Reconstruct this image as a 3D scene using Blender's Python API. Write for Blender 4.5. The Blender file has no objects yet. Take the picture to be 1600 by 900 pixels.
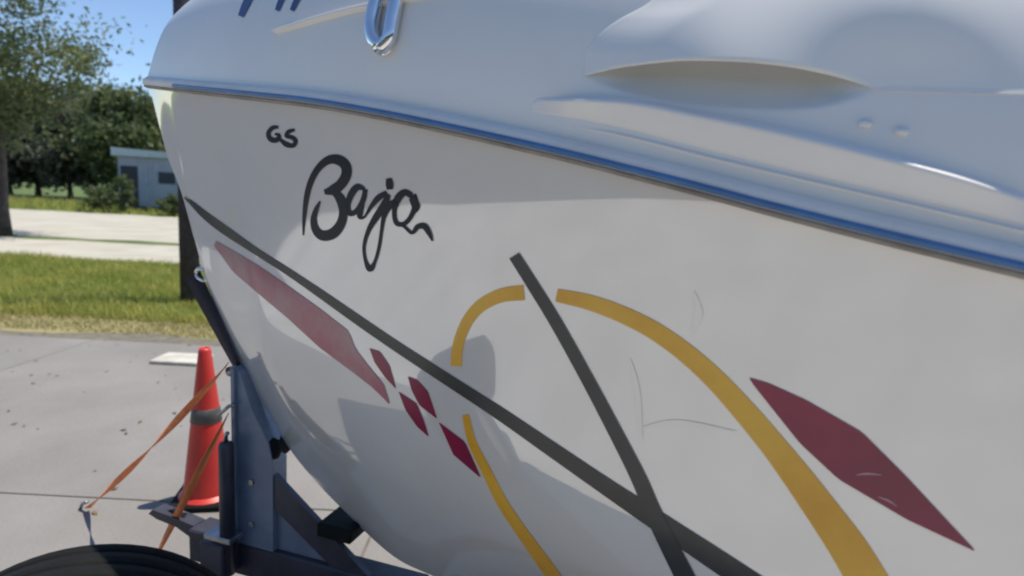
import bpy, math, random
import numpy as np
from mathutils import Vector, Matrix
from mathutils.bvhtree import BVHTree
random.seed(7); rng = np.random.default_rng(7)
S = bpy.context.scene
C = S.collection
R = math.radians

# ------------------------------------------------------------------ camera
F, TH, RO, CZ = 950.0, R(8.3), R(3.0), 1.6          # focal length in 1600-px units, pitch, roll, eye height
c_, s_ = math.cos(RO), math.sin(RO)
RIGHT = Vector((c_, s_*math.sin(TH), s_*math.cos(TH)))
UP = Vector((-s_, c_*math.sin(TH), c_*math.cos(TH)))
FWD = Vector((0, math.cos(TH), -math.sin(TH)))
cd = bpy.data.cameras.new('camera'); cam = bpy.data.objects.new('camera', cd); C.objects.link(cam)
m = Matrix((RIGHT, UP, -FWD)).transposed().to_4x4(); m.translation = (0, 0, CZ); cam.matrix_world = m
cd.sensor_width = 36; cd.lens = F/1600*36; cd.clip_start = 0.02; cd.clip_end = 2000
cd.dof.use_dof = True; cd.dof.focus_distance = 1.5; cd.dof.aperture_fstop = 2.6
S.camera = cam
S.render.resolution_x, S.render.resolution_y = 1024, 576

# ------------------------------------------------------------------ world, sun, exposure
SUN_EL, SUN_AZ = R(70), R(66)                       # azimuth clockwise from +Y
w = bpy.data.worlds.new('World'); S.world = w; w.use_nodes = True
nt = w.node_tree; bg = nt.nodes['Background']
sky = nt.nodes.new('ShaderNodeTexSky'); sky.sky_type = 'NISHITA'; sky.sun_disc = False
sky.sun_elevation = SUN_EL; sky.sun_rotation = SUN_AZ
sky.air_density = 0.8; sky.dust_density = 0.0; sky.ozone_density = 2.4
nt.links.new(sky.outputs[0], bg.inputs[0]); bg.inputs[1].default_value = 0.10
ld = bpy.data.lights.new('sun', 'SUN'); sun = bpy.data.objects.new('sun', ld); C.objects.link(sun)
ld.energy = 3.0; ld.angle = R(0.5); ld.color = (1, .92, .80)
sd = Vector((math.sin(SUN_AZ)*math.cos(SUN_EL), math.cos(SUN_AZ)*math.cos(SUN_EL), math.sin(SUN_EL)))
sun.rotation_euler = sd.to_track_quat('Z', 'Y').to_euler()
S.view_settings.view_transform = 'Standard'; S.view_settings.look = 'None'
S.view_settings.gamma = 1; S.view_settings.exposure = 0.80
S.cycles.filter_width = 2.1
S.cycles.use_denoising = True

# ------------------------------------------------------------------ helpers
def ray(u, v):
    x, y = (u-800)/F, -(v-450)/F
    return RIGHT*x + UP*y + FWD
def project(P):
    d = P - Vector((0, 0, CZ)); f = d.dot(FWD)
    return 800+F*d.dot(RIGHT)/f, 450-F*d.dot(UP)/f
def obj(name, verts, faces, mat, parent=None, smooth=True, kind=None, label=None, cat=None, group=None):
    me = bpy.data.meshes.new(name); me.from_pydata([tuple(v) for v in verts], [], faces); me.update()
    if smooth: me.shade_smooth()
    o = bpy.data.objects.new(name, me); C.objects.link(o)
    if mat: me.materials.append(mat)
    if parent: o.parent = parent
    tag(o, label, cat, group, kind)
    return o
def tag(o, label=None, cat=None, group=None, kind=None):
    if label: o['label'] = label
    if cat: o['category'] = cat
    if group: o['group'] = group
    if kind: o['kind'] = kind
def empty(name, loc, rz, label, cat, group=None):
    o = bpy.data.objects.new(name, None); C.objects.link(o); o.location = loc; o.rotation_euler = (0, 0, rz)
    o.empty_display_size = .1; tag(o, label, cat, group); return o
class MB:
    """collects shapes, links them as ONE mesh"""
    def __init__(s): s.v, s.f = [], []
    def add(s, v, f):
        b = len(s.v); s.v += [Vector(p) for p in v]; s.f += [tuple(i+b for i in q) for q in f]; return s
    def box(s, c, d, rot=None, bev=0.0):
        x, y, z = (k/2 for k in d); e = min(bev, x*.9, y*.9, z*.9)
        vs = []; fs = []
        if e <= 0:
            vs = [(i*x, j*y, k*z) for i in (-1, 1) for j in (-1, 1) for k in (-1, 1)]
            fs = [(0, 1, 3, 2), (4, 6, 7, 5), (0, 4, 5, 1), (2, 3, 7, 6), (0, 2, 6, 4), (1, 5, 7, 3)]
        else:   # chamfered box: 24 verts
            idx = {}
            for i in (-1, 1):
                for j in (-1, 1):
                    for k in (-1, 1):
                        for ax in range(3):
                            p = [i*(x-e), j*(y-e), k*(z-e)]
                            p[ax] = (i*x, j*y, k*z)[ax]
                            idx[(i, j, k, ax)] = len(vs); vs.append(tuple(p))
            for ax in range(3):
                o1, o2 = [a for a in range(3) if a != ax]
                for sg in (-1, 1):
                    q = []
                    for a, b in ((-1, -1), (1, -1), (1, 1), (-1, 1)):
                        t = [0, 0, 0]; t[ax] = sg; t[o1] = a; t[o2] = b; q.append(idx[(*t, ax)])
                    fs.append(tuple(q))
                    for sg2 in (-1, 1):
                        if o1 > ax or True:
                            pass
            for ax in range(3):          # edge chamfers, edge parallel to ax
                o1, o2 = [a for a in range(3) if a != ax]
                for a in (-1, 1):
                    for b in (-1, 1):
                        q = []
                        for t, fx in ((-1, o1), (1, o1), (1, o2), (-1, o2)):
                            k = [0, 0, 0]; k[ax] = t; k[o1] = a; k[o2] = b; q.append(idx[(*k, fx)])
                        fs.append(tuple(q))
            for i in (-1, 1):
                for j in (-1, 1):
                    for k in (-1, 1): fs.append(tuple(idx[(i, j, k, a)] for a in range(3)))
        M = rot or Matrix.Identity(3)
        return s.add([M @ Vector(p)+Vector(c) for p in vs], fs)
    def tube(s, pts, r, n=10, cap=True):
        pts = [Vector(p) for p in pts]; rs = r if hasattr(r, '__len__') else [r]*len(pts)
        vs = []; fs = []; ref = Vector((0, 0, 1))
        for i, p in enumerate(pts):
            t = (pts[min(i+1, len(pts)-1)]-pts[max(i-1, 0)]).normalized()
            if i == 0:
                if abs(t.dot(ref)) > .95: ref = Vector((1, 0, 0))
            a = (ref-t*ref.dot(t)).normalized(); b = t.cross(a); ref = a
            vs += [p+(a*math.cos(2*math.pi*k/n)+b*math.sin(2*math.pi*k/n))*rs[i] for k in range(n)]
        for i in range(len(pts)-1):
            for k in range(n): fs.append((i*n+k, i*n+(k+1) % n, (i+1)*n+(k+1) % n, (i+1)*n+k))
        if cap: fs += [tuple(range(n))[::-1], tuple((len(pts)-1)*n+k for k in range(n))]
        return s.add(vs, fs)
    def lathe(s, prof, n=32, M=None, close=False):
        """prof: (r, z) pairs"""
        vs = [Vector((r*math.cos(2*math.pi*k/n), r*math.sin(2*math.pi*k/n), z)) for r, z in prof for k in range(n)]
        if M is not None: vs = [M @ v for v in vs]
        L = len(prof); fs = []
        for i in range(L if close else L-1):
            j = (i+1) % L
            for k in range(n): fs.append((i*n+k, i*n+(k+1) % n, j*n+(k+1) % n, j*n+k))
        return s.add(vs, fs)
    def prism(s, poly, y0, y1):
        """poly in (x, z), extruded along y"""
        n = len(poly); vs = [(x, y0, z) for x, z in poly]+[(x, y1, z) for x, z in poly]
        fs = [tuple(range(n)), tuple(range(n, 2*n))[::-1]]+[(i, i+n, (i+1) % n+n, (i+1) % n) for i in range(n)]
        return s.add(vs, fs)
    def build(s, name, mat, parent=None, smooth=False, **k):
        return obj(name, s.v, s.f, mat, parent, smooth, **k)

def interp(xs, ys):
    """monotone cubic (pchip) interpolator, flat-slope extrapolation linear"""
    xs = np.array(xs, float); ys = np.array(ys, float); h = np.diff(xs); d = np.diff(ys)/h
    mm = np.zeros_like(xs); mm[0] = d[0]; mm[-1] = d[-1]
    for i in range(1, len(xs)-1):
        if d[i-1]*d[i] > 0:
            w1, w2 = 2*h[i]+h[i-1], h[i]+2*h[i-1]; mm[i] = (w1+w2)/(w1/d[i-1]+w2/d[i])
    def f(x):
        if x <= xs[0]: return ys[0]+mm[0]*(x-xs[0])
        if x >= xs[-1]: return ys[-1]+mm[-1]*(x-xs[-1])
        i = int(np.searchsorted(xs, x)-1); t = (x-xs[i])/h[i]
        return float((2*t**3-3*t**2+1)*ys[i]+(t**3-2*t**2+t)*h[i]*mm[i]+(-2*t**3+3*t**2)*ys[i+1]+(t**3-t**2)*h[i]*mm[i+1])
    return f
def sstep(a, b, x):
    t = min(1, max(0, (x-a)/(b-a))); return t*t*(3-2*t)

# ------------------------------------------------------------------ materials
def mat(name, base, rough=.5, metal=0, spec=.5, var=0.0, vscale=5, bump=0.0, bscale=30, col2=None, coat=0, detail=6, vlo=.35, vhi=.65, coatr=.03, cior=1.5):
    M = bpy.data.materials.new(name); M.use_nodes = True; t = M.node_tree; b = t.nodes['Principled BSDF']
    b.inputs['Base Color'].default_value = (*base, 1); b.inputs['Roughness'].default_value = rough
    b.inputs['Metallic'].default_value = metal; b.inputs['Specular IOR Level'].default_value = spec
    b.inputs['Coat Weight'].default_value = coat; b.inputs['Coat Roughness'].default_value = coatr; b.inputs['Coat IOR'].default_value = cior
    tc = t.nodes.new('ShaderNodeTexCoord')
    if var or col2:
        n = t.nodes.new('ShaderNodeTexNoise'); n.inputs['Scale'].default_value = vscale; n.inputs['Detail'].default_value = detail
        n.inputs['Roughness'].default_value = .6
        r = t.nodes.new('ShaderNodeValToRGB'); r.color_ramp.elements[0].position = vlo; r.color_ramp.elements[1].position = vhi
        c2 = col2 or tuple(k*(1-var) for k in base)
        r.color_ramp.elements[0].color = (*c2, 1); r.color_ramp.elements[1].color = (*base, 1)
        t.links.new(tc.outputs['Object'], n.inputs['Vector']); t.links.new(n.outputs[0], r.inputs[0]); t.links.new(r.outputs[0], b.inputs['Base Color'])
    if bump:
        n2 = t.nodes.new('ShaderNodeTexNoise'); n2.inputs['Scale'].default_value = bscale; n2.inputs['Detail'].default_value = 4
        bp = t.nodes.new('ShaderNodeBump'); bp.inputs['Strength'].default_value = bump; bp.inputs['Distance'].default_value = .02
        t.links.new(tc.outputs['Object'], n2.inputs['Vector']); t.links.new(n2.outputs[0], bp.inputs['Height']); t.links.new(bp.outputs[0], b.inputs['Normal'])
    return M
GEL = mat('white_gelcoat', (.775, .74, .695), .12, var=.08, vscale=1.7, bump=.012, bscale=1.6, spec=.5, coat=1, coatr=.015, cior=2.35)
DECK = mat('pale_blue_grey_deck_gelcoat', (.86, .845, .80), .2, var=.05, vscale=3, bump=.01, bscale=2.0)
VBLACK = mat('black_vinyl', (.04, .043, .043), .25, var=.3, vscale=9)
VTEXT = mat('navy_black_vinyl', (.010, .018, .026), .3, spec=.25)
VYEL = mat('yellow_vinyl', (.80, .46, .055), .25, col2=(.68, .34, .03), vscale=5)
VRED = mat('maroon_vinyl', (.27, .02, .06), .22, col2=(.20, .018, .05), vscale=6)
VREDSHEEN = mat('red_vinyl_with_sheen', (.44, .13, .16), .2, col2=(.42, .27, .26), vscale=6)  # pinkish grey mixed into the colour stands for gloss reflection on the red
VNAVY = mat('navy_vinyl', (.03, .06, .2), .25)
LEDGE = mat('warm_white_gelcoat', (.90, .86, .81), .3, var=.04, vscale=3)
COWL = mat('white_gelcoat_cowl', (.86, .85, .81), .28, var=.03, vscale=3)
RAILW = mat('rail_white', (.84, .81, .76), .5, var=.1, vscale=8)
RAILB = mat('rail_blue_insert', (.08, .21, .46), .3, var=.25, vscale=12)
RAILD = mat('rail_brown_rubber', (.36, .32, .29), .55, var=.4, vscale=15)
CHROME = mat('chrome', (.75, .77, .8), .08, metal=1)
STEEL = mat('galvanized_steel', (.45, .46, .47), .4, metal=1, var=.3, vscale=20)
TBLUE = mat('trailer_blue_paint', (.20, .25, .33), .36, var=.35, vscale=7, col2=(.14, .175, .24), bump=.05, bscale=60)
TDARK = mat('trailer_dark_paint', (.055, .053, .07), .45, var=.45, vscale=9, bump=.05, bscale=70)
RUBBER = mat('black_rubber', (.008, .009, .009), .8, spec=.25, var=.4, vscale=12, bump=.1, bscale=80)
WEB = mat('dark_webbing', (.025, .023, .035), .85, var=.4, vscale=40, bump=.2, bscale=200)
ORANGE = mat('orange_webbing', (.9, .25, .07), .7, var=.25, vscale=25, bump=.1, bscale=150)
CONE = mat('cone_orange_red', (.62, .038, .026), .42, col2=(.48, .026, .022), vscale=5)
COLLAR = mat('cone_grey_collar', (.095, .093, .09), .5, var=.45, vscale=14)
CONC = mat('concrete', (.265, .252, .236), .85, col2=(.19, .18, .166), vscale=1.1, vlo=.25, vhi=.72, bump=.25, bscale=45, detail=10)
ROAD = mat('pale_gravel', (.50, .47, .40), .9, col2=(.40, .375, .30), vscale=.8, bump=.3, bscale=25, detail=10)
APRON = mat('bounce_gravel', (.55, .53, .48), .9, col2=(.45, .43, .38), vscale=2, bump=.3, bscale=60, detail=10)
ASPH = mat('worn_asphalt', (.085, .088, .092), .85, col2=(.06, .062, .065), vscale=3, bump=.3, bscale=80, detail=10)
JOINT = mat('joint_grit', (.20, .18, .14), .95, col2=(.12, .11, .08), vscale=8)
LAWN = mat('lawn_soil', (.12, .17, .035), .9, col2=(.06, .1, .02), vscale=1.5, bump=.5, bscale=20, detail=8)
DRYG = mat('dry_grass_soil', (.34, .29, .15), .95, col2=(.22, .2, .08), vscale=3, bump=.4, bscale=30, detail=8)
def leafy(M, k=.45):
    n = M.node_tree; b = n.nodes['Principled BSDF']; o = n.nodes['Material Output']
    tr_ = n.nodes.new('ShaderNodeBsdfTranslucent'); mx = n.nodes.new('ShaderNodeMixShader'); mx.inputs[0].default_value = k
    src = b.inputs['Base Color'].links[0].from_socket; n.links.new(src, tr_.inputs[0])
    n.links.new(b.outputs[0], mx.inputs[1]); n.links.new(tr_.outputs[0], mx.inputs[2]); n.links.new(mx.outputs[0], o.inputs[0]); return M
BLADE = leafy(mat('grass_blade', (.50, .47, .12), .6, col2=(.30, .35, .07), vscale=.9))
DBLADE = leafy(mat('dry_grass_blade', (.5, .43, .22), .7, col2=(.3, .29, .1), vscale=2))
LEAF = leafy(mat('leaf_green', (.17, .20, .075), .55, col2=(.07, .105, .045), vscale=.55))
LEAF2 = leafy(mat('leaf_grey_green', (.19, .195, .13), .6, col2=(.09, .105, .07), vscale=.5))
BARK = mat('bark', (.10, .08, .065), .9, var=.5, vscale=8, bump=.5, bscale=25)
POLE = mat('weathered_pole_wood', (.085, .07, .085), .9, var=.45, vscale=10, bump=.4, bscale=35)
SHED = mat('blue_grey_siding', (.30, .35, .43), .6, var=.15, vscale=2)
SHEDR = mat('pale_roof_metal', (.42, .52, .54), .45, var=.15, vscale=3)
SHEDD = mat('dark_opening', (.03, .035, .045), .8)
WHITEP = mat('white_pad', (.6, .58, .5), .8, var=.3, vscale=6)

# ------------------------------------------------------------------ ground
def sheet(name, pts, z, m_, nx=1):
    return obj(name, [(x, y, z) for x, y in pts], [tuple(range(len(pts)))], m_, smooth=False, kind='structure')
def wavy(x0, x1, y, amp, n, seed):
    r = random.Random(seed); return [(x0+(x1-x0)*i/n, y+r.uniform(-amp, amp)) for i in range(n+1)]
sheet('ground', [(-600, -600), (600, -600), (600, 600), (-600, 600)], 0, LAWN)
e1 = wavy(-14, 14, 6.15, .12, 60, 1)
sheet('dry_verge', wavy(-14, 14, 6.0, .05, 60, 3)+wavy(-14, 14, 7.0, .14, 60, 2)[::-1], .003, DRYG)
sheet('driveway', [(-14, -9), (14, -9)]+e1[::-1], .006, JOINT)
sheet('bounce_apron', [(-30, -16), (30, -16), (30, 1.15)]+wavy(-1.6, 30, 1.15, .05, 60, 9)[::-1][1:]+[(-3.2, 2.0), (-7.85, 4.0), (-9, 5.9), (-30, 5.9)], .020, APRON)  # unseen pale ground added to bounce sunlight onto the shaded hull
sheet('asphalt_lane', [(-14, -16), (16, -16), (6, -7.5), (1.0, -3.6), (-.5, -2.3), (-1.5, -1.4), (-2.5, -.6), (-3.15, 0), (-4, .8), (-4.75, 1.35), (-6, 2), (-7.85, 3.2), (-8.0, 5.9), (-9.2, 7.6), (-12.3, 11.7), (-15, 15), (-28, 15), (-28, 40), (-90, 40), (-90, -16)], .024, ASPH)
sheet('road', wavy(-60, 60, 11.6, .15, 120, 4)+wavy(-60, 60, 15.2, .2, 120, 5)[::-1], .004, ROAD)
sheet('gravel_yard', wavy(-60, 60, 15.9, .2, 120, 6)+wavy(-60, 60, 27.5, .5, 120, 7)[::-1], .004, ROAD)

DRV = bpy.data.objects['driveway']
me0 = None; XS = [-14.6+3.5*k for k in range(9)]; YS = [-9.15+3*k for k in range(6)]
for x0 in XS[:-1]:
    for y0 in YS[:-1]:
        o_ = MB().box((0, 0, 0), (3.488, 2.988, .012), None, .003).build('slab', CONC, DRV) if me0 is None else bpy.data.objects.new('slab', me0)
        if me0 is None: me0 = o_.data
        else: C.objects.link(o_); o_.parent = DRV
        o_.location = (x0+1.75, y0+1.5, .007)
def grass(name, n, x0, x1, y0, y1, h, m_, edge=None, wd=.006):
    vs = []; fs = []
    for i in range(n):
        x, y = rng.uniform(x0, x1), rng.uniform(y0, y1)
        hh = h*rng.uniform(.4, 1.25)*(0.6+.6*(.5+.5*math.sin(x*2.1+1.3*y)*math.cos(y*1.7-x*.6))); a = rng.uniform(0, 6.28); dx, dy = math.cos(a)*wd, math.sin(a)*wd
        lx, ly = rng.normal(0, hh*.45), rng.normal(0, hh*.45)
        b = len(vs); vs += [(x-dx, y-dy, 0), (x+dx, y+dy, 0), (x+lx, y+ly, hh)]; fs.append((b, b+1, b+2))
    return obj(name, vs, fs, m_, kind='stuff', smooth=False)
tag(grass('grass', 52000, -10.6, -1.5, 6.75, 11.7, .12, BLADE, wd=.009), 'sunlit green grass strip between the driveway and the road')
tag(grass('dry_grass', 9000, -7.6, -1.5, 6.15, 7.0, .05, DBLADE), 'short dry grass along the edge of the driveway')
tag(grass('far_grass', 9000, -40, -8, 27.5, 38, .35, BLADE, wd=.03), 'green grass tufts in front of the far trees')

LITTER = mat('dry_leaf', (.24, .16, .07), .8, col2=(.10, .065, .03), vscale=6)
vs = []; fs = []
for i in range(260):
    y = 1.9+4.1*rng.random()**.6; x = rng.uniform(-7, 2.5); a = rng.uniform(0, 6.28); L = rng.uniform(.008, .028); c, s = math.cos(a), math.sin(a); z = .0145; b = len(vs)
    vs += [(x-c*L, y-s*L, z), (x+s*L*.45, y-c*L*.45, z+.004), (x+c*L, y+s*L, z+L*.4), (x-s*L*.45, y+c*L*.45, z+.006)]; fs.append((b, b+1, b+2, b+3))
obj('leaf_litter', vs, fs, LITTER, smooth=False, kind='stuff', label='dry leaf scraps scattered over the concrete driveway')
# ------------------------------------------------------------------ the boat
BX, BY, BA = -1.24881, 2.1, R(-18)
boat = empty('speedboat', (BX, BY, 0), BA, 'white speedboat with yellow, black and maroon graphics on its trailer', 'boat')
MI = (Matrix.Translation((BX, BY, 0)) @ Matrix.Rotation(BA, 4, 'Z')); MINV = MI.inverted()
EYE = MINV @ Vector((0, 0, CZ))
def lray(u, v): return (MINV.to_3x3() @ ray(u, v)).normalized()
LEN, HB = 4.7, .75
def hs(s): return HB*(1-(1-min(max(s/3.0, 0), 1))**2) * (1-.03*max(0, s-3))
zs = interp([0, .36, .71, .97, 1.17, 1.34, 1.48, 1.61, 1.72, 1.82, 1.91, 2.08, 2.6, 3.4, 4.7],
            [1.92, 1.872, 1.828, 1.795, 1.763, 1.732, 1.705, 1.679, 1.655, 1.633, 1.612, 1.576, 1.48, 1.37, 1.26])
zk = interp([0, .03, .07, .13, .17, .22, .28, .36, .48, .59, .76, 1.02, 1.4, 2.0, 4.7],
            [1.92, 1.82, 1.69, 1.56, 1.44, 1.29, 1.15, 1.0, .84, .71, .575, .43, .39, .38, .38])
zc_ = interp([.17, .28, .40, .59, .81, 1.0, 1.17, 1.36, 1.51, 1.7, 2.0, 2.6, 4.7],
             [1.44, 1.36, 1.29, 1.205, 1.135, 1.08, 1.03, .955, .90, .85, .80, .76, .74])
def chine(s):
    if s < .17: return 0.0, zk(s)
    k = .68*sstep(.05, .62, s)+.2*sstep(1.0, 3.2, s)
    return hs(s)*k, zc_(s)
NS, NT, NB = 170, 26, 16
SV = [LEN*(i/NS)**1.6 for i in range(NS+1)]
def hull_section(s):
    H, Z = hs(s), zs(s); hc, z_c = chine(s); k = zk(s); out = []
    fl = .022*sstep(.0, .5, s)*(1-sstep(1.6, 3.2, s))
    ta, tb = .72, .34
    def top(t): return np.array((H+(hc-H)*t - fl*math.sin(math.pi*t*.9), Z+(z_c-Z)*t))
    def bot(t): return np.array((hc*(1-t), z_c+(k-z_c)*t - .03*math.sin(math.pi*t)*sstep(.3, 1, s)))
    A_, B_ = top(ta), bot(tb); Cc = (top(1)+bot(0))/2
    n1, n2, n3 = 18, 14, 11
    for i in range(n1): out.append(top(ta*i/n1))
    for i in range(n2):
        q = i/n2; out.append((1-q)**2*A_+2*q*(1-q)*Cc+q*q*B_)
    for i in range(n3+1): out.append(bot(tb+(1-tb)*i/n3))
    return [(max(0, float(a)), float(b)) for a, b in out]
secs = [hull_section(s) for s in SV]; NP = len(secs[0])
hv = []; hf = []
for side in (-1, 1):
    b0 = len(hv)
    for s, sec in zip(SV, secs): hv += [(s, side*h, z) for h, z in sec]
    for i in range(NS):
        for j in range(NP-1):
            q = (b0+i*NP+j, b0+i*NP+j+1, b0+(i+1)*NP+j+1, b0+(i+1)*NP+j)
            hf.append(q if side < 0 else q[::-1])
# transom
a = [NS*NP+j for j in range(NP)]; bq = [(NS+1)*NP+NS*NP+j for j in range(NP)]
hf += [(a[j], a[j+1], bq[j+1], bq[j]) for j in range(NP-1)]
hull = obj('hull', hv, hf, GEL, boat)
hull_bvh = BVHTree.FromPolygons([Vector(v) for v in hv], hf)

# deck ---------------------------------------------------------------
Hd = interp([0, .05, .11, .19, .26, .45, .7, 1.2, 1.8, 2.6, 4.7], [.03, .125, .205, .262, .30, .385, .46, .58, .66, .70, .60])
def deck_pt(s, ph):
    c, sn = max(math.cos(ph), 0), math.sin(ph)
    return Vector((s, -hs(s)*c**.85, zs(s)+Hd(s)*sn**.95))
arc = interp([912, 930, 960, 1000, 1080, 1150, 1220, 1300, 1340, 1372], [119, 114, 107, 101, 94.5, 96, 102.5, 118, 129, 141])
low = interp([912, 940, 1000, 1060, 1100, 1200, 1260, 1300, 1340, 1372], [119, 132, 150, 161, 166, 171, 168, 161, 151, 141])
left = interp([-200, -60, 5, 30, 60, 85, 118, 150], [1230, 1085, 1010, 965, 929, 914, 914, 930])   # u of the cowl's left outline at v
stT = interp([830, 845, 955, 1120, 1416, 1700], [163, 153, 153, 178, 248, 335])
stB = interp([830, 928, 1130, 1416, 1700], [174, 190, 239, 306, 372])
def cowl_h(u, v):
    """height of the scoop's cowl above the deck"""
    x = u-left(min(max(v, -200), 150)); g = sstep(-5, 110, x)**.6*(.35+.65*sstep(915, 1120, u))
    fade = 1-sstep(1120, 1385, u)*sstep(-90, 141, v)
    return .042*g*fade*(1-sstep(1440, 1640, u))*(1-.9*sstep(150, -150, v))
def disp(u, v):
    """the intake dish pressed into the deck side"""
    if 905 < u < 1372:
        t0, t1 = arc(u), low(u)
        if t0-45 < v < t1:
            e = sstep(905, 1000, u)*(1-sstep(1270, 1372, u))
            if v >= t0:
                q = (v-t0)/max(1, t1-t0); return -.024*e*(1-q*q)**.9, 0
            return -.024*e*sstep(t0-45, t0-15, v), 0
    return 0.0, 0
sg = sorted(set([round(.5*(i/60)**1.5, 5) for i in range(60)]+[round(.5+.006*i, 5) for i in range(75)]+[round(.95+.0042*i, 5) for i in range(330)]+[round(2.34+.06*i, 5) for i in range(39)]+[LEN]))
NPH = 190
ph = [math.pi/2*(j/NPH)**1.25 for j in range(NPH+1)]
dv = np.zeros((len(sg), NPH+1, 3)); mk = np.zeros((len(sg), NPH+1), int)
for i, s in enumerate(sg):
    for j, p in enumerate(ph): dv[i, j] = deck_pt(s, p)
def gnormals(g):
    du = np.gradient(g, axis=0); dw = np.gradient(g, axis=1); n = np.cross(du, dw); l = np.linalg.norm(n, axis=2, keepdims=True); l[l == 0] = 1
    return n/l
nn = gnormals(dv)
base_v = [Vector(k) for k in dv.reshape(-1, 3)]; base_f = [(i*(NPH+1)+j, i*(NPH+1)+j+1, (i+1)*(NPH+1)+j+1, (i+1)*(NPH+1)+j) for i in range(len(sg)-1) for j in range(NPH)]
base_bvh = BVHTree.FromPolygons(base_v, base_f)
for i in range(len(sg)):
    if sg[i] < .9 or sg[i] > 2.6: continue
    for j in range(NPH+1):
        P = MI @ Vector(dv[i, j]); 
        if (P-Vector((0, 0, CZ))).dot(FWD) < .15: continue
        u, v = project(P)
        if u > 2000 or v < -400: continue
        f = 1-sstep(1.05, 1.4, ph[j]) if True else 1
        d, q = disp(u, v)
        f *= 1-sstep(2.3, 2.6, sg[i])
        nrm = nn[i, j]
        if nrm[1] > 0: nrm = -nrm
        dv[i, j] += nrm*d*f; mk[i, j] = q
nn = gnormals(dv)
W = NPH+1
def deck_mesh(name, sel, side, parent):
    vs = dv.reshape(-1, 3).copy(); vs[:, 1] *= side
    ns = nn.reshape(-1, 3).copy(); ns[:, 1] *= side
    if (nn[len(sg)//2, 3] @ np.array([0, -1, 0])) < 0: ns = -ns
    fs = []
    for i in range(len(sg)-1):
        for j in range(NPH):
            if (mk[i, j] == 1) == sel:
                q = (i*W+j, i*W+j+1, (i+1)*W+j+1, (i+1)*W+j); fs.append(q)
    used = np.unique(np.array(fs).ravel()); re = {int(k): n for n, k in enumerate(used)}
    fs = [tuple(re[k] for k in q) for q in fs]
    if side > 0: fs = [q[::-1] for q in fs]
    o = obj(name, vs[used], fs, DECK, parent)
    me = o.data
    # orientation check against the grid normals
    p0 = me.polygons[len(me.polygons)//2]
    if Vector(ns[used][p0.vertices[0]]).dot(p0.normal) < 0:
        me.flip_normals()
    me.normals_split_custom_set_from_vertices([tuple(k) for k in ns[used]])
    return o, vs[used], fs
deck, dvp, dfp = deck_mesh('deck', False, 1, boat)
deck_mesh('deck', False, -1, boat)
deck_bvh = BVHTree.FromPolygons([Vector(v) for v in dvp], dfp)
# vinyl graphics: ribbons laid on the hull surface -----------------------
def resample(pts, step):
    out = []; n = len(pts)
    P = [np.array(p, float) for p in pts]
    for i in range(n-1):
        p0, p1, p2, p3 = P[max(i-1, 0)], P[i], P[i+1], P[min(i+2, n-1)]
        k = max(1, int(np.linalg.norm((p2-p1)[:2])/step))
        for q in range(k):
            t = q/k
            out.append(.5*((2*p1)+(p2-p0)*t+(2*p0-5*p1+4*p2-p3)*t*t+(3*p1-p0-3*p2+p3)*t**3))
    out.append(P[-1]); return out
def cast(u, v, bvh):
    h, n, _, _ = bvh.ray_cast(EYE, lray(u, v)); return h, n
def ribbon_pairs(name, pairs, m_, parent, bvh, cols=3, off=.0016, label=None):
    vs = []; fs = []; w_ = cols+1; ok = []
    for (l, r) in pairs:
        row = []
        for k in range(w_):
            t = k/cols; u, v = l[0]+(r[0]-l[0])*t, l[1]+(r[1]-l[1])*t
            h, n = cast(u, v, bvh); row.append(None if h is None else h+n*(off if n.dot(h-EYE) < 0 else -off))
        if any(p is None for p in row): ok.append(None); continue
        ok.append(len(vs)); vs += row
    for a_, b_ in zip(ok[:-1], ok[1:]):
        if a_ is None or b_ is None: continue
        fs += [(a_+k, a_+k+1, b_+k+1, b_+k) for k in range(cols)]
    if not fs: return None
    return obj(name, vs, fs, m_, parent, label=label)
def stroke(name, pts, m_, parent, bvh=None, step=3, cols=3, off=.0016, curve=True, label=None):
    q = resample(pts, step); pairs = []
    for i, p in enumerate(q):
        d = q[min(i+1, len(q)-1)][:2]-q[max(i-1, 0)][:2]; l = np.linalg.norm(d) or 1; n = np.array([-d[1], d[0]])/l*p[2]/2
        pairs.append((p[:2]-n, p[:2]+n))
    return ribbon_pairs(name, pairs, m_, parent, bvh or hull_bvh, cols, off, label)
def patch(name, A, B_, m_, parent, bvh=None, off=.0016, label=None, n=40):
    def lin(P):
        P = [np.array(p, float) for p in P]; L = np.cumsum([0]+[np.linalg.norm(P[i+1]-P[i]) for i in range(len(P)-1)]); L /= L[-1]
        return [np.array([np.interp(t, L, [p[k] for p in P]) for k in (0, 1)]) for t in np.linspace(0, 1, n+1)]
    return ribbon_pairs(name, list(zip(lin(A), lin(B_))), m_, parent, bvh or hull_bvh, 6, off, label)
stroke('stripe', [(289, 308, 4), (303, 320, 8), (322, 337, 12), (350, 358, 14), (400, 392, 11), (450, 424, 11), (500, 458, 13), (560, 500, 15), (620, 541, 16), (700, 593, 18), (780, 645, 20), (860, 700, 23), (940, 755, 26), (1010, 802, 30), (1060, 835, 32), (1110, 868, 34), (1170, 908, 36), (1260, 968, 38), (1330, 1014, 40)], VBLACK, hull, step=8, label='long black stripe running back from the bow')
stroke('stripe', [(804, 399, 17), (830, 440, 18), (870, 505, 19), (920, 595, 20), (970, 690, 22), (1000, 750, 24), (1020, 798, 26), (1045, 850, 28), (1068, 895, 30), (1100, 960, 32), (1120, 1005, 34)], VBLACK, hull, step=8, off=.0024, label='short black stripe crossing the yellow loop')
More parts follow.
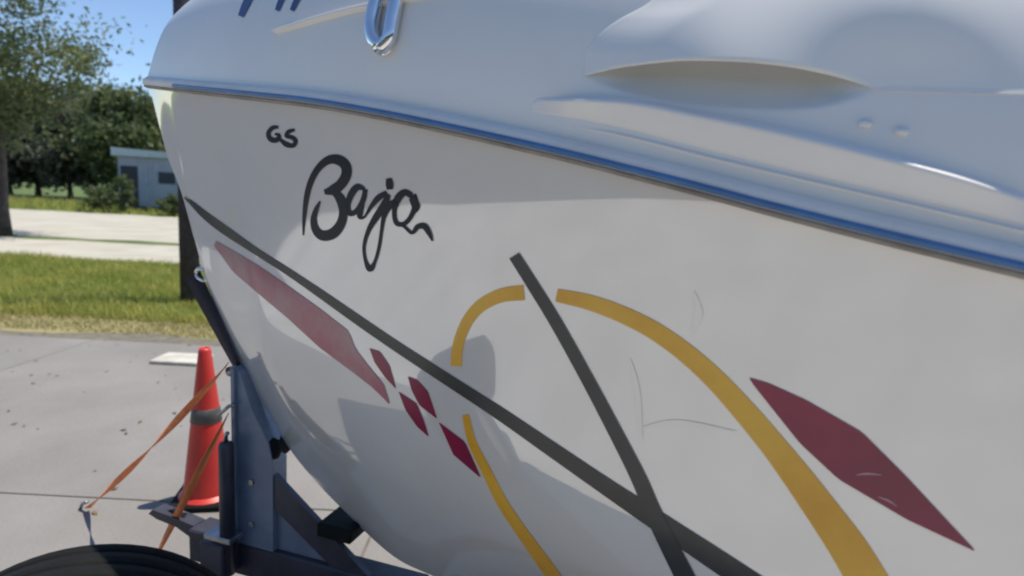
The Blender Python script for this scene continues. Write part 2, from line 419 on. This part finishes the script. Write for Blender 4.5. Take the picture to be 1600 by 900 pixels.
stroke('loop_band', [(870, 461, 20), (920, 472, 24), (970, 490, 26), (1020, 515, 28), (1070, 550, 30), (1120, 595, 33), (1170, 650, 37), (1210, 698, 40), (1250, 750, 46), (1290, 805, 52), (1325, 855, 58), (1352, 900, 62), (1378, 950, 66), (1395, 1000, 68)], VYEL, hull, step=8, off=.0012, label='broad right arc of the yellow loop')
stroke('loop_band', [(819, 457, 24), (785, 461, 22), (755, 475, 20), (735, 495, 18), (722, 520, 17), (715, 545, 17), (713, 572, 17)], VYEL, hull, step=5, off=.0012, label='short upper left arc of the yellow loop')
stroke('loop_band', [(728, 648, 11), (738, 690, 13), (760, 735, 15), (785, 785, 17), (815, 830, 18), (840, 865, 20), (868, 905, 22), (900, 950, 24), (930, 990, 25)], VYEL, hull, step=5, off=.0012, label='lower left arm of the yellow loop')
patch('diamond', [(1172, 590), (1200, 598), (1260, 625), (1347, 675), (1417, 745), (1522, 858)], [(1172, 592), (1180, 604), (1250, 692), (1310, 748), (1417, 811), (1522, 860)], VRED, hull, label='large maroon diamond behind the yellow loop')
patch('red_band', [(338, 376), (400, 412), (450, 446), (500, 482), (545, 517), (556, 545), (575, 570), (600, 600), (609, 629)], [(335, 384), (365, 425), (400, 455), (450, 497), (500, 543), (550, 580), (580, 603), (600, 622), (608, 631)], VREDSHEEN, hull, label='red band with painted-in sheen below the black stripe')
for A, B_ in (([(578, 544), (594, 549), (609, 571), (619, 606)], [(578, 544), (586, 566), (602, 589), (618, 606)]),
              ([(624, 612), (651, 630), (662, 655), (670, 680)], [(624, 613), (634, 640), (652, 666), (669, 681)]),
              ([(638, 588), (652, 593), (669, 611), (683, 652)], [(638, 589), (644, 610), (656, 633), (682, 653)]),
              ([(687, 660), (727, 690), (751, 744)], [(687, 661), (709, 710), (750, 745)])):
    patch('small_diamond', A, B_, VRED, hull, n=16)
SCR = mat('scratch_pink', (.5, .28, .32), .5)
for st in ([(1338, 741, 1), (1355, 739, 3), (1378, 741, 1)], [(1372, 775, 1), (1388, 781, 3), (1402, 790, 1)]):
    stroke('scratch', st, SCR, hull, step=3, off=.0022)
REFL = mat('reflection_grey', (.75, .715, .672), .14, coat=1, coatr=.03, cior=2.2)  # reflections in the gelcoat, painted as slightly darker smudges
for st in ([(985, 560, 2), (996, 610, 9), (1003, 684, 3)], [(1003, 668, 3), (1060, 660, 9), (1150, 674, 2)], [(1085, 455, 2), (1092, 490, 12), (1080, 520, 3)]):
    stroke('reflection_smudge', st, REFL, hull, step=3, off=.0011)
def z7(p): return (400+p[0]/3.333, 180+p[1]/3.333, p[2]/2.95*min(1.25, (p[2]/25)**.6))
LET = [('script_letter', [[(248, 625, 9), (252, 540, 18), (265, 430, 24), (290, 340, 26), (330, 272, 28), (380, 233, 32), (430, 232, 36), (468, 262, 36), (472, 310, 36), (445, 358, 36), (405, 388, 36), (358, 400, 22)],
                          [(395, 392, 20), (440, 432, 34), (457, 500, 32), (443, 566, 34), (402, 615, 38), (350, 626, 36), (314, 598, 30), (302, 545, 26), (316, 490, 22), (336, 448, 12)]]),
       ('script_letter', [[(568, 385, 18), (530, 374, 28), (498, 412, 28), (480, 470, 24), (493, 512, 24), (530, 494, 24), (560, 440, 24), (572, 385, 22)],
                          [(568, 400, 16), (552, 470, 24), (543, 525, 24), (566, 530, 14), (600, 478, 20), (640, 430, 26), (684, 402, 22)]]),
       ('script_letter', [[(692, 412, 22), (668, 470, 30), (628, 530, 28), (588, 600, 22), (565, 680, 18), (572, 755, 18), (596, 800, 26), (622, 760, 18), (643, 685, 18), (656, 600, 18), (668, 530, 22), (694, 476, 28), (735, 444, 26)],
                          [(694, 328, 24), (698, 356, 30), (700, 386, 26)]]),
       ('script_letter', [[(812, 418, 26), (775, 402, 28), (740, 436, 30), (722, 500, 22), (733, 560, 22), (772, 565, 22), (808, 528, 22), (832, 465, 26), (820, 412, 26)],
                          [(812, 428, 26), (834, 470, 32), (826, 505, 20)],
                          [(738, 560, 16), (775, 580, 16), (815, 612, 18), (845, 580, 24), (880, 578, 26), (905, 615, 22), (922, 655, 10)]]),
       ('small_letter', [[(118, 62, 14), (88, 66, 18), (66, 95, 18), (80, 126, 20), (112, 128, 20), (122, 104, 16), (100, 98, 12)]]),
       ('small_letter', [[(203, 76, 14), (172, 86, 18), (160, 108, 16), (190, 116, 18), (208, 134, 18), (196, 158, 18), (160, 152, 20), (128, 126, 14)]])]
for nm, strokes in LET:
    vs = []; fs = []; first = None
    for q, st in enumerate(strokes):
        k_ = 1.35 if nm == 'small_letter' else 1.05
        o = stroke('tmp', [(z7(p)[0], z7(p)[1], z7(p)[2]*k_) for p in st], VTEXT, hull, step=1.6, off=.0016+.0003*q)
        if o is None: continue
        b = len(vs); vs += [v.co.copy() for v in o.data.vertices]; fs += [tuple(k+b for k in p.vertices) for p in o.data.polygons]
        me_ = o.data; bpy.data.objects.remove(o); bpy.data.meshes.remove(me_)
    if fs: obj(nm, vs, fs, VTEXT, hull)
def relief(name, cols, m_, parent, label=None, fit=False):
    """moulded skin over the deck: columns of (u, v, height) raised along the deck normal"""
    vs = []; fs = []; n = len(cols[0]); ok = 0
    for c in cols:
        row = []
        for (u, v, hh) in c:
            a_, b_ = u, v
            for it in range(4 if fit else 1):
                h, nr = cast(a_, b_, base_bvh)
                if h is None: break
                if nr.dot(h-EYE) > 0: nr = -nr
                P = h+nr*hh
                if fit: pu, pv = project(MI @ P); a_ += u-pu; b_ += v-pv
            if h is None: break
            row.append(P)
        if len(row) == n: vs += row; ok += 1
    for i in range(ok-1): fs += [(i*n+k, i*n+k+1, (i+1)*n+k+1, (i+1)*n+k) for k in range(n-1)]
    return obj(name, vs, fs, m_, parent, label=label)
cols = []
vtop = interp([912, 914.5, 929, 965, 1010, 1085, 1230, 1300, 1700], [112, 85, 60, 30, 5, -60, -120, -130, -130])
for u in [913+1.5*i for i in range(40)]+[973+4*i for i in range(170)]:
    b_ = arc(u) if u < 1372 else 141+(u-1372)*.03; tp = min(vtop(u), b_-4); H0 = cowl_h(u, b_)
    lip = min(.012, H0*.8)
    c = [(u, b_-9, max(0, H0-lip-.004)), (u, b_-1, max(.0005, H0-lip)), (u, b_+.5, max(.001, H0-lip*.7)), (u, b_+.5, H0-lip*.25), (u, b_-1.5, H0)]
    for k in range(1, 31):
        q = k/30; v = b_-1.5+(tp-b_+1.5)*q
        c.append((u, v, cowl_h(u, v) if k < 30 else -.002))
    cols.append(c)
relief('air_scoop', cols, COWL, deck, fit=True)
cols = []
for u in [832+2*i for i in range(30)]+[892+6*i for i in range(134)]:
    T, Bt = stT(u), stB(u); g = .02*sstep(826, 930, u)*(1-sstep(1480, 1685, u))
    cols.append([(u, T-1.5, -.001), (u, T, .0006)]+[(u, T+(Bt-T)*k/12, .0008+g*min(1, k/2.5)*(1-max(0, (k-2.5)/9.5))) for k in range(1, 13)]+[(u, Bt+1.5, -.001)])
relief('ledge', cols, LEDGE, deck, label='warm white ledge under the air scoop')
cols = []
for u in [900+8*i for i in range(100)]:
    b_ = stB(u)+13; cols.append([(u, b_-3, -.001), (u, b_-1.5, .0035*sstep(890, 1000, u)), (u, b_+1.5, .0035*sstep(890, 1000, u)), (u, b_+4, -.001)])
relief('rib', cols, LEDGE, deck)
# navy registration strokes at the top of the bow flank
for st in ([(377, 26, 9), (384, 10, 12), (394, -12, 13), (402, -34, 13)], [(434, 17, 7), (439, 4, 9), (447, -14, 9), (456, -36, 9)], [(457, 17, 7), (463, 4, 9), (472, -14, 9), (481, -36, 9)]):
    stroke('registration_stroke', st, VNAVY, deck, bvh=deck_bvh, step=3, off=.002)
# raised moulding on the fore deck
def ridge(name, pts, m_, parent, bvh, hgt=.010, step=6, label=None):
    q = resample(pts, step); vs = []; fs = []; prof = [(-1, .0005), (-.8, .55), (-.3, 1), (.3, 1), (.8, .55), (1, .0005)]; rows = 0
    for i, p in enumerate(q):
        d = q[min(i+1, len(q)-1)][:2]-q[max(i-1, 0)][:2]; l = np.linalg.norm(d) or 1; n = np.array([-d[1], d[0]])/l*p[2]/2
        row = []
        for k, hh in prof:
            h, nr = cast(p[0]+n[0]*k, p[1]+n[1]*k, bvh)
            if h is None: break
            if nr.dot(h-EYE) > 0: nr = -nr
            row.append(h+nr*hgt*hh)
        if len(row) == len(prof): vs += row; rows += 1
    w_ = len(prof)
    for i in range(rows-1): fs += [(i*w_+k, i*w_+k+1, (i+1)*w_+k+1, (i+1)*w_+k) for k in range(w_-1)]
    return obj(name, vs, fs, m_, parent, label=label)
ridge('moulding', [(432, 51, 4), (450, 45, 8), (500, 30, 9), (550, 17, 9), (590, 9, 9), (640, 0, 8), (720, -14, 8), (800, -24, 8)], LEDGE, deck, deck_bvh, .012)
# chrome cleat: racetrack loop standing off the deck
def cleat():
    base = [(604, 79, 0), (593, 66, 0), (589, 45, 0), (594, 18, 0), (601, -8, 0), (610, -26, 0), (624, -28, 0), (631, -10, 0), (626, 15, 0), (621, 40, 0), (616, 66, 0), (604, 79, 0)]
    pts = []
    for p in resample(base, 5):
        h, n = cast(p[0], p[1], deck_bvh)
        if n.dot(h-EYE) > 0: n = -n
        pts.append(h+n*.016)
    cl = MB().tube(pts, .0155, 14).build('cleat', CHROME, deck, smooth=True)
    for (u, v) in ((602, 70), (618, -20)):
        h, n = cast(u, v, deck_bvh)
        if n.dot(h-EYE) > 0: n = -n
        MB().tube([h-n*.004, h+n*.004, h+n*.005, h+n*.016], [.024, .024, .014, .011], 16).build('foot', CHROME, cl, smooth=True)
cleat()
# two small white pills standing in for highlights on the deck behind the scoop
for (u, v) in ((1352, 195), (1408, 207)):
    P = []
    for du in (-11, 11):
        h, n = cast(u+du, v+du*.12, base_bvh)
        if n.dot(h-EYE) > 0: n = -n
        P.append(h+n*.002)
    MB().tube([P[0], P[0].lerp(P[1], .12), P[0].lerp(P[1], .88), P[1]], [.002, .005, .005, .002], 10).build('highlight_pill', LEDGE, deck, smooth=True)

# rub rail: swept profile along the sheer
rs = [3.0*(i/150)**1.4 for i in range(151)]+[3.05+.05*i for i in range(34)]
def sweep(name, prof, m_, parent, s0=0.0):
    vs = []; fs = []; n = len(prof)
    ss = [s for s in rs if s >= s0]
    path = [(s, hs(s), zs(s)) for s in ss]
    for side in (-1, 1):
        b = len(vs)
        for i, (s, h, z) in enumerate(path):
            p, q = path[max(i-1, 0)], path[min(i+1, len(path)-1)]
            t = Vector((q[0]-p[0], q[1]-p[1], 0)).normalized(); nrm = Vector((-t.y, t.x, 0))
            if i == 0 and s0 == 0: nrm = Vector((-1, 0, 0))
            for o_, dz in prof:
                P = Vector((s, h, z+dz))+nrm*o_; vs.append((P.x, side*max(P.y, 0), P.z))
        for i in range(len(path)-1):
            for k in range(n-1):
                f = (b+i*n+k, b+i*n+k+1, b+(i+1)*n+k+1, b+(i+1)*n+k); fs.append(f if side > 0 else f[::-1])
    return obj(name, vs, fs, m_, parent)
rail = sweep('rub_rail', [(-.012, .024), (.004, .022), (.014, .017), (.0185, .009), (.019, -.004), (.012, -.009), (-.012, -.010)], RAILW, boat)
sweep('rail_insert', [(.0175, .005), (.0235, .003), (.0245, -.0005), (.0235, -.004), (.0175, -.0065)], RAILB, rail, .27)
sweep('rubber_strip', [(-.01, -.0075), (.015, -.008), (.016, -.013), (.006, -.0165), (-.02, -.0175)], RAILD, rail, .0)
# bow eye on the stem
be = Vector((.20, 0, 1.30))
eye = MB()
eye.tube([be+Vector((.03, 0, .012)), be+Vector((-.008, 0, .012)), be+Vector((-.018, 0, .0)), be+Vector((-.012, 0, -.018)), be+Vector((.02, 0, -.03))], .006, 10)
eye.build('bow_eye', CHROME, boat, smooth=True)

# ------------------------------------------------------------------ trailer (same frame as the boat)
tr = empty('boat_trailer', (BX, BY, 0), BA, 'blue grey boat trailer with winch post under the bow of the speedboat', 'trailer')
MB().box((.62, 0, .325), (.90, .10, .12), bev=.006).build('tongue', TDARK, tr)
cp = MB().prism([(-.04, .385), (.0, .372), (.09, .362), (.172, .33), (.172, .385), (.09, .395), (-.02, .405)], -.026, .026)
cpo = cp.build('coupler', TDARK, tr)
MB().tube([(.03, 0, .398), (.06, 0, .412), (.11, 0, .405)], .006, 8).build('latch', TDARK, cpo, smooth=True)
# jack
jk = MB().tube([(.388, -.095, .30), (.388, -.095, .755), (.388, -.095, .765)], [.024, .024, .018], 14).build('jack', TDARK, tr, smooth=True)
MB().box((.372, -.095, .435), (.11, .064, .02), bev=.003).build('collar', STEEL, jk)
MB().box((.345, -.088, .35), (.10, .076, .12), None, .006).build('bracket', TDARK, jk)
MB().tube([(.388, -.095, .76), (.388, -.095, .79), (.40, -.10, .80)], .007, 8).build('crank', STEEL, jk, smooth=True)
# winch post: folded plate with flanges, a diagonal brace and a gusset
post = MB()
post.prism([(.394, .387), (.394, 1.0), (.405, .995), (.455, .87), (.52, .765), (.535, .70), (.535, .387)], -.05, .02)
po = post.build('winch_post', TBLUE, tr)
fl_ = MB().prism([(.380, .387), (.380, 1.005), (.393, 1.005), (.393, .387)], -.062, .03)
fl_.build('front_flange', TBLUE, po)
MB().prism([(.536, .66), (.536, .54), (.76, .387), (.90, .387)], -.045, -.025).build('brace', TDARK, tr)
MB().prism([(.536, .54), (.536, .387), (.75, .387)], -.028, -.012).build('gusset', TBLUE, tr)
for k, (x, z) in enumerate(((.45, .47), (.45, .62))):
    MB().tube([(x, -.049, z), (x, -.057, z)], .011, 6).build('bolt', STEEL, po)
# winch on the post
wn = MB().tube([(.368, -.055, .99), (.368, .03, .99)], .016, 14).build('winch_drum', STEEL, tr, smooth=True)
MB().tube([(.40, -.062, .885), (.385, -.075, .882), (.345, -.08, .845)], .006, 8).build('winch_handle', STEEL, wn, smooth=True)
MB().lathe([(.012, -.045), (.04, -.045), (.044, -.02), (.034, 0), (.044, .02), (.04, .045), (.012, .045)], 20, Matrix.Translation((.50, 0, .735)) @ Matrix.Rotation(R(90), 4, 'X')).build('bow_stop', RUBBER, tr, smooth=True)
# keel roller on a cross beam
MB().box((1.06, 0, .455), (.05, .34, .05), bev=.004).build('roller_beam', TDARK, tr) if False else None
MB().box((.775, .07, .512), (.13, .26, .05), bev=.008).build('roller_beam', RUBBER, tr)
# frame rails, cross beams, bunks, axle, wheels
for sd_ in (-1, 1):
    MB().prism([(0, 0), (0, .1), (1, .1), (1, 0)], -.03, .03)
    o = MB(); p0, p1 = Vector((1.02, sd_*.055, .285)), Vector((2.0, sd_*.55, .285)); d = p1-p0
    o.box((p0+p1)/2, (d.length, .06, .09), Matrix.Rotation(math.atan2(d.y, d.x), 3, 'Z'), .005); o.box((3.2, sd_*.55, .285), (2.4, .06, .10), None, .005)
    o.build('frame_rail', TDARK, tr)
    b = MB(); b.box((3.0, sd_*.33, .505), (2.4, .09, .05), None, .006)
    bo = b.build('bunk', WEB, tr)
    for x in (2.1, 3.2, 4.0):
        MB().box((x, sd_*.33, .415), (.05, .05, .13), None, .003).build('bracket', STEEL, bo)
    wh = MB().lathe([(.14, -.08), (.24, -.085), (.262, -.07), (.27, 0), (.262, .07), (.24, .085), (.14, .08)], 40, Matrix.Translation((3.3, sd_*.82, .27)) @ Matrix.Rotation(R(90), 4, 'X'), True).build('tyre', RUBBER, tr, smooth=True)
    MB().lathe([(.0, -.05), (.05, -.055), (.11, -.04), (.142, -.07), (.142, .07), (.11, .04), (.05, .055), (0, .05)], 28, Matrix.Translation((3.3, sd_*.82, .27)) @ Matrix.Rotation(R(90), 4, 'X')).build('rim', STEEL, wh, smooth=True)
    fv = MB(); N = 14
    pv = [(3.3+.33*math.cos(math.pi*k/N), .30+.31*math.sin(math.pi*k/N)) for k in range(N+1)]
    pi_ = [(3.3+.315*math.cos(math.pi*k/N), .30+.295*math.sin(math.pi*k/N)) for k in range(N+1)]
    for k in range(N): fv.prism([pv[k], pv[k+1], pi_[k+1], pi_[k]], sd_*.82-.12, sd_*.82+.12)
    fv.build('fender', TBLUE, tr)
for x in (2.1, 3.2, 4.0): MB().box((x, 0, .30), (.06, 1.03, .08), None, .004).build('cross_beam', TDARK, tr)
MB().box((3.3, 0, .255), (.05, 1.46, .05), None, .004).build('axle', TDARK, tr)

# ------------------------------------------------------------------ straps
def band(pts, wd, side, n=24, sag=0, twist=0, thick=.0025):
    pts = [Vector(p) for p in pts]
    if len(pts) == 2: pts = [pts[0].lerp(pts[1], i/n)-Vector((0, 0, sag*4*(i/n)*(1-i/n))) for i in range(n+1)]
    vs = []; fs = []; side = Vector(side).normalized()
    for i, p in enumerate(pts):
        t = (pts[min(i+1, len(pts)-1)]-pts[max(i-1, 0)]).normalized()
        s0 = (side-t*side.dot(t)).normalized(); a_ = twist*i/(len(pts)-1); sdv = Matrix.Rotation(a_, 3, t) @ s0; nv = t.cross(sdv)
        vs += [p+sdv*wd/2+nv*thick/2, p+sdv*wd/2-nv*thick/2, p-sdv*wd/2-nv*thick/2, p-sdv*wd/2+nv*thick/2]
    for i in range(len(pts)-1):
        for k in range(4): fs.append((4*i+k, 4*i+(k+1) % 4, 4*i+4+(k+1) % 4, 4*i+4+k))
    L = 4*(len(pts)-1); fs += [(3, 2, 1, 0), (L, L+1, L+2, L+3)]
    return vs, fs
v, f = band([(.176, 0, 1.292), (.215, -.02, 1.20), (.27, -.03, 1.09), (.325, -.03, 1.005)], .05, (1, -.1, .3), twist=.0)
ws = obj('winch_strap', *band([Vector((.170, 0, 1.285)).lerp(Vector((.36, -.01, .995)), i/20) for i in range(21)], .072, (1, 0, .3), twist=R(30)), WEB, tr)
def place(s, h, z): return MI @ Vector((s, -h, z))
P0 = place(.365, .06, 1.015)
G1 = Vector((-1.98, 2.72, .03))
st1 = empty('tie_strap', G1, 0, 'longer orange strap stretching from the winch to the driveway at far left', 'strap', 'orange straps tied to the trailer')
vv, ff = band([P0, G1], .026, (0, 1, .5), 60, sag=.02, twist=R(420))
obj('webbing', [Vector(p)-G1 for p in vv], ff, ORANGE, st1)
MB().tube([(.0, .0, .03), (-.03, .01, .015), (-.05, .02, -.02)], .008, 8).build('hook', STEEL, st1, smooth=True)
P1 = place(.40, .10, .86)
G2 = Vector((-1.40, 2.2, .02))
st2 = empty('tie_strap', G2, 0, 'shorter orange strap dropping steeply from the winch post past the cone', 'strap', 'orange straps tied to the trailer')
vv, ff = band([P1, G2], .026, (0, 1, .5), 60, sag=.0, twist=R(200))
obj('webbing', [Vector(p)-G2 for p in vv], ff, ORANGE, st2)
MB().tube([(.0, .0, .02), (-.02, .0, .01), (-.03, 0, -.015)], .008, 8).build('hook', STEEL, st2, smooth=True)

# ------------------------------------------------------------------ traffic cone
cn = empty('traffic_cone', (-1.4927, 2.9027, .013), R(12), 'red orange traffic cone with grey collar on the driveway beside the bow', 'traffic cone')
def rc(z): return .118-(.118-.027)*z/.79
zt = [.03, .1, .2, .3, .40, .50, .6, .7, .775]
MB().lathe([(rc(z), z) for z in zt]+[(.024, .788), (.014, .785), (.014, .76)], 40).build('cone_body', CONE, cn, smooth=True)
MB().lathe([(rc(.415)+.0005, .415), (rc(.415)+.003, .417), (rc(.487)+.003, .485), (rc(.487)+.0005, .487)], 40).build('collar', COLLAR, cn, smooth=True)
MB().lathe([(rc(.56)+.0005, .56), (rc(.56)+.003, .562), (rc(.64)+.003, .638), (rc(.64)+.0005, .64)], 40).build('collar', COLLAR, cn, smooth=True, label='thin upper grey collar') if False else None
MB().box((0, 0, .0165), (.30, .30, .033), None, .008).build('cone_base', RUBBER, cn)
MB().lathe([(rc(.03)+.02, .033), (rc(.03)+.012, .04), (rc(.045), .05)], 40).build('foot_ring', CONE, cn, smooth=True)

# ------------------------------------------------------------------ large tyre in the near left corner
ty = empty('tyre', (-.93, 1.22, .013), R(22), 'large black tyre standing on the driveway in the near left corner', 'tyre')
ty.scale = (.9, .9, .9)
Rm = Matrix.Translation((0, 0, .415)) @ Matrix.Rotation(R(90), 4, 'X')
MB().lathe([(.24, -.10), (.30, -.125), (.37, -.13), (.387, -.118), (.410, -.095), (.413, -.062), (.404, -.060), (.404, -.052), (.414, -.050), (.415, -.006), (.406, -.004), (.406, .004), (.415, .006), (.414, .050), (.404, .052), (.404, .060), (.413, .062), (.410, .095), (.387, .118), (.37, .13), (.30, .125), (.24, .10)], 72, Rm, True).build('carcass', RUBBER, ty, smooth=True)
MB().lathe([(0, -.03), (.07, -.035), (.09, -.06), (.19, -.05), (.235, -.095), (.245, -.10), (.245, .10), (.19, .05), (0, .04)], 40, Rm).build('rim', STEEL, ty, smooth=True)

# ------------------------------------------------------------------ background
def trunk_mesh(h, r):
    pts = [(0, 0, 0), (.05*r, 0, h*.1), (.3*r, .2*r, h*.4), (-.2*r, .4*r, h*.75), (.1*r, 0, h)]
    b = MB().tube(pts, [r*1.4, r, r*.8, r*.55, r*.2], 9)
    for k in range(6):
        a_ = k*1.05+.3; z = h*(.4+.08*k); L = h*(.34-.02*k)
        b.tube([(0, 0, z), (math.cos(a_)*L*.5, math.sin(a_)*L*.5, z+L*.35), (math.cos(a_)*L, math.sin(a_)*L, z+L*.55)], [r*.4, r*.25, r*.06], 6)
    return b
def crown_data(seed, h, rad, base, clumps, leaves, size):
    g = np.random.default_rng(seed); vs = []; fs = []
    for c in range(clumps):
        th, u_ = g.uniform(0, 6.283), g.uniform(-1, 1); rr = rad*g.uniform(.35, 1.0)
        q = math.sqrt(1-u_*u_); cx, cy = rr*q*math.cos(th), rr*q*math.sin(th); cz = base+(h-base)*(.5+.5*u_*g.uniform(.6, 1.0))
        cr = rad*g.uniform(.2, .42)
        P = g.normal(0, .5, (leaves, 3))*cr; P[:, 2] *= .75
        for p in P:
            c0 = np.array([cx, cy, cz])+p; d1 = g.normal(0, 1, 3); d1 /= np.linalg.norm(d1); d2 = np.cross(d1, g.normal(0, 1, 3)); d2 /= np.linalg.norm(d2)+1e-6
            s1 = size*g.uniform(.5, 1.2); s2 = s1*.5; b = len(vs)
            vs += [c0-d1*s1, c0+d2*s2, c0+d1*s1, c0-d2*s2]; fs.append((b, b+1, b+2, b+3))
    return vs, fs
def make_tree(name, seed, h, rad, base, m_, loc, rz, label, clumps=75, leaves=110, size=.24, group=None, r=.16):
    t = empty(name, loc, rz, label, 'tree', group)
    trunk_mesh(h*.85, r).build('trunk', BARK, t, smooth=True)
    v, f = crown_data(seed, h, rad, base, clumps, leaves, size); obj('crown', v, f, m_, t, smooth=False)
    return t
def copy_tree(o, loc, rz, sc, label, parent=None):
    n = o.copy(); C.objects.link(n)
    for ch in o.children:
        k = ch.copy(); C.objects.link(k); k.parent = n
    n.location = loc; n.rotation_euler = (0, 0, rz); n.scale = (sc, sc, sc); n['label'] = label; return n
def gpos(u, dist):
    d = ray(u, 300); return Vector((d.x/d.y*dist, dist, 0))
GR = 'trees beyond the gravel yard'
t1 = make_tree('tree', 11, 7.4, 3.0, 1.0, LEAF, gpos(192, 41), 0, 'rounded green tree rising at the left just behind the grey shed', group=GR)
t2 = make_tree('tree', 12, 7.0, 2.6, .8, LEAF2, gpos(236, 44), 1, 'greyish tree whose crown shows between the shed roof and the bow', group=GR)
copy_tree(t1, gpos(150, 46), 2, 1.12, 'tall green tree second from the left of the far row')
copy_tree(t2, gpos(110, 42), 3, .95, 'lower greyish tree left of the shed in the far row')
copy_tree(t1, gpos(60, 45), 4, 1.1, 'broad green tree near the left end of the far row')
copy_tree(t2, gpos(15, 43), 5, 1.05, 'leftmost greyish tree of the far row')
copy_tree(t2, gpos(275, 47), 2.2, 1.0, 'grey green tree partly hidden behind the bow')
copy_tree(t1, gpos(320, 46), 1.2, .9, 'green tree almost hidden behind the hull')
make_tree('tree', 31, 7.6, 2.3, 2.6, LEAF, gpos(2, 15.5), 0, 'nearer tall tree left of the driveway with its crown against the sky', clumps=80, leaves=210, size=.075, r=.13)
# shrubs at the foot of the shed
def shrub(seed, loc, h, rad, label):
    s0 = empty('shrub', loc, 0, label, 'shrub', 'low shrubs near the shed')
    v, f = crown_data(seed, h, rad, .15, 22, 70, .09); obj('foliage', v, f, LEAF, s0, smooth=False)
    MB().tube([(0, 0, 0), (.03, .02, h*.6)], [.04, .015], 6).build('stem', BARK, s0)
shrub(41, gpos(192, 28.2), 1.7, .55, 'dark upright shrub at the left corner of the grey shed')
shrub(42, gpos(160, 28.6), 1.2, .8, 'wide low shrub left of the grey shed')
shrub(43, gpos(268, 28.4), .9, .6, 'small dark shrub in front of the shed near the bow')
# shed
sp = gpos(243, 31); sh = empty('shed', sp, R(14), 'blue grey shed with pale roof in front of the trees at left', 'shed')
MB().box((0, 1.3, 1.35), (3.3, 2.6, 2.7), None, .01).build('wall', SHED, sh)
rb = MB()
MB().prism([(-1.85, 2.72), (1.85, 2.72), (1.85, 2.98), (-1.85, 3.12)], -.25, 2.8).build('roof', SHEDR, sh)
d_ = MB().box((-1.15, -.02, 1.15), (.75, .05, 2.2), None, .004).build('door', SHEDD, sh)
MB().box((-.86, -.055, 1.1), (.03, .03, .15)).build('handle', STEEL, d_)
wd_ = MB().box((.55, -.012, 1.75), (.9, .04, .7), None, .004).build('window', mat('window_frame_grey', (.28, .32, .38), .5), sh)
MB().box((.55, -.036, 1.75), (.78, .012, .58)).build('pane', mat('dim_glass', (.05, .06, .08), .08), wd_)
MB().box((0, -.03, .14), (3.34, .05, .28)).build('skirt', SHEDD, sh)
for k in range(16):
    MB().box((-1.6+k*.213, -.008, 1.5), (.03, .024, 2.3)).build('batten', SHED, sh) if not (-1.55 < -1.6+k*.213 < -.75 or .05 < -1.6+k*.213 < 1.05) else None
# utility pole
g = ray(298, 472); t_ = -CZ/g.z; pp = Vector((0, 0, CZ))+g*t_; pp.z = 0
up_ = empty('utility_pole', pp, 0, 'dark wooden utility pole rising from the grass behind the bow', 'pole')
MB().tube([(0, 0, 0), (.0, 0, 3), (-.02, 0, 8.5)], [.125, .118, .10], 18).build('pole_shaft', POLE, up_, smooth=True)
MB().box((0, -.14, 7.9), (1.9, .09, .11), None, .005).build('cross_arm', POLE, up_)
for x in (-.8, -.3, .3, .8): MB().lathe([(.0, 8.12), (.03, 8.1), (.045, 8.05), (.03, 8.02), (.045, 7.99), (.02, 7.955), (.0, 7.95)], 12, Matrix.Translation((x, -.14, 0))).build('insulator', STEEL, up_, smooth=True)
# pale slab at the driveway edge
g = ray(285, 566); t_ = -CZ/g.z; q = Vector((0, 0, CZ))+g*t_
MB().box((0, 0, .02), (.42, .30, .03), None, .006).build('paving_slab', WHITEP, None, label='small pale slab lying at the edge of the driveway behind the cone', cat='slab').location = (q.x, q.y, .011)

# ------------------------------------------------------------------ the side behind the photographer: a dark belt of trees seen in the gelcoat
vs = []; fs = []
for k in range(60):
    a_ = R(180+178*k/59); rr = 19+3*math.sin(k*2.3)
    v, f = crown_data(200+k % 7, 5.5+1.6*math.sin(k*1.7), 1.9, .0, 16, 26, .34)
    b = len(vs); x, y = rr*math.cos(a_), rr*math.sin(a_)-2
    vs += [(p[0]+x, p[1]+y, max(0, p[2])) for p in v]; fs += [tuple(i+b for i in q_) for q_ in f]
obj('woodland', vs, fs, LEAF, smooth=False, kind='stuff', label='belt of trees closing the yard on the near side')
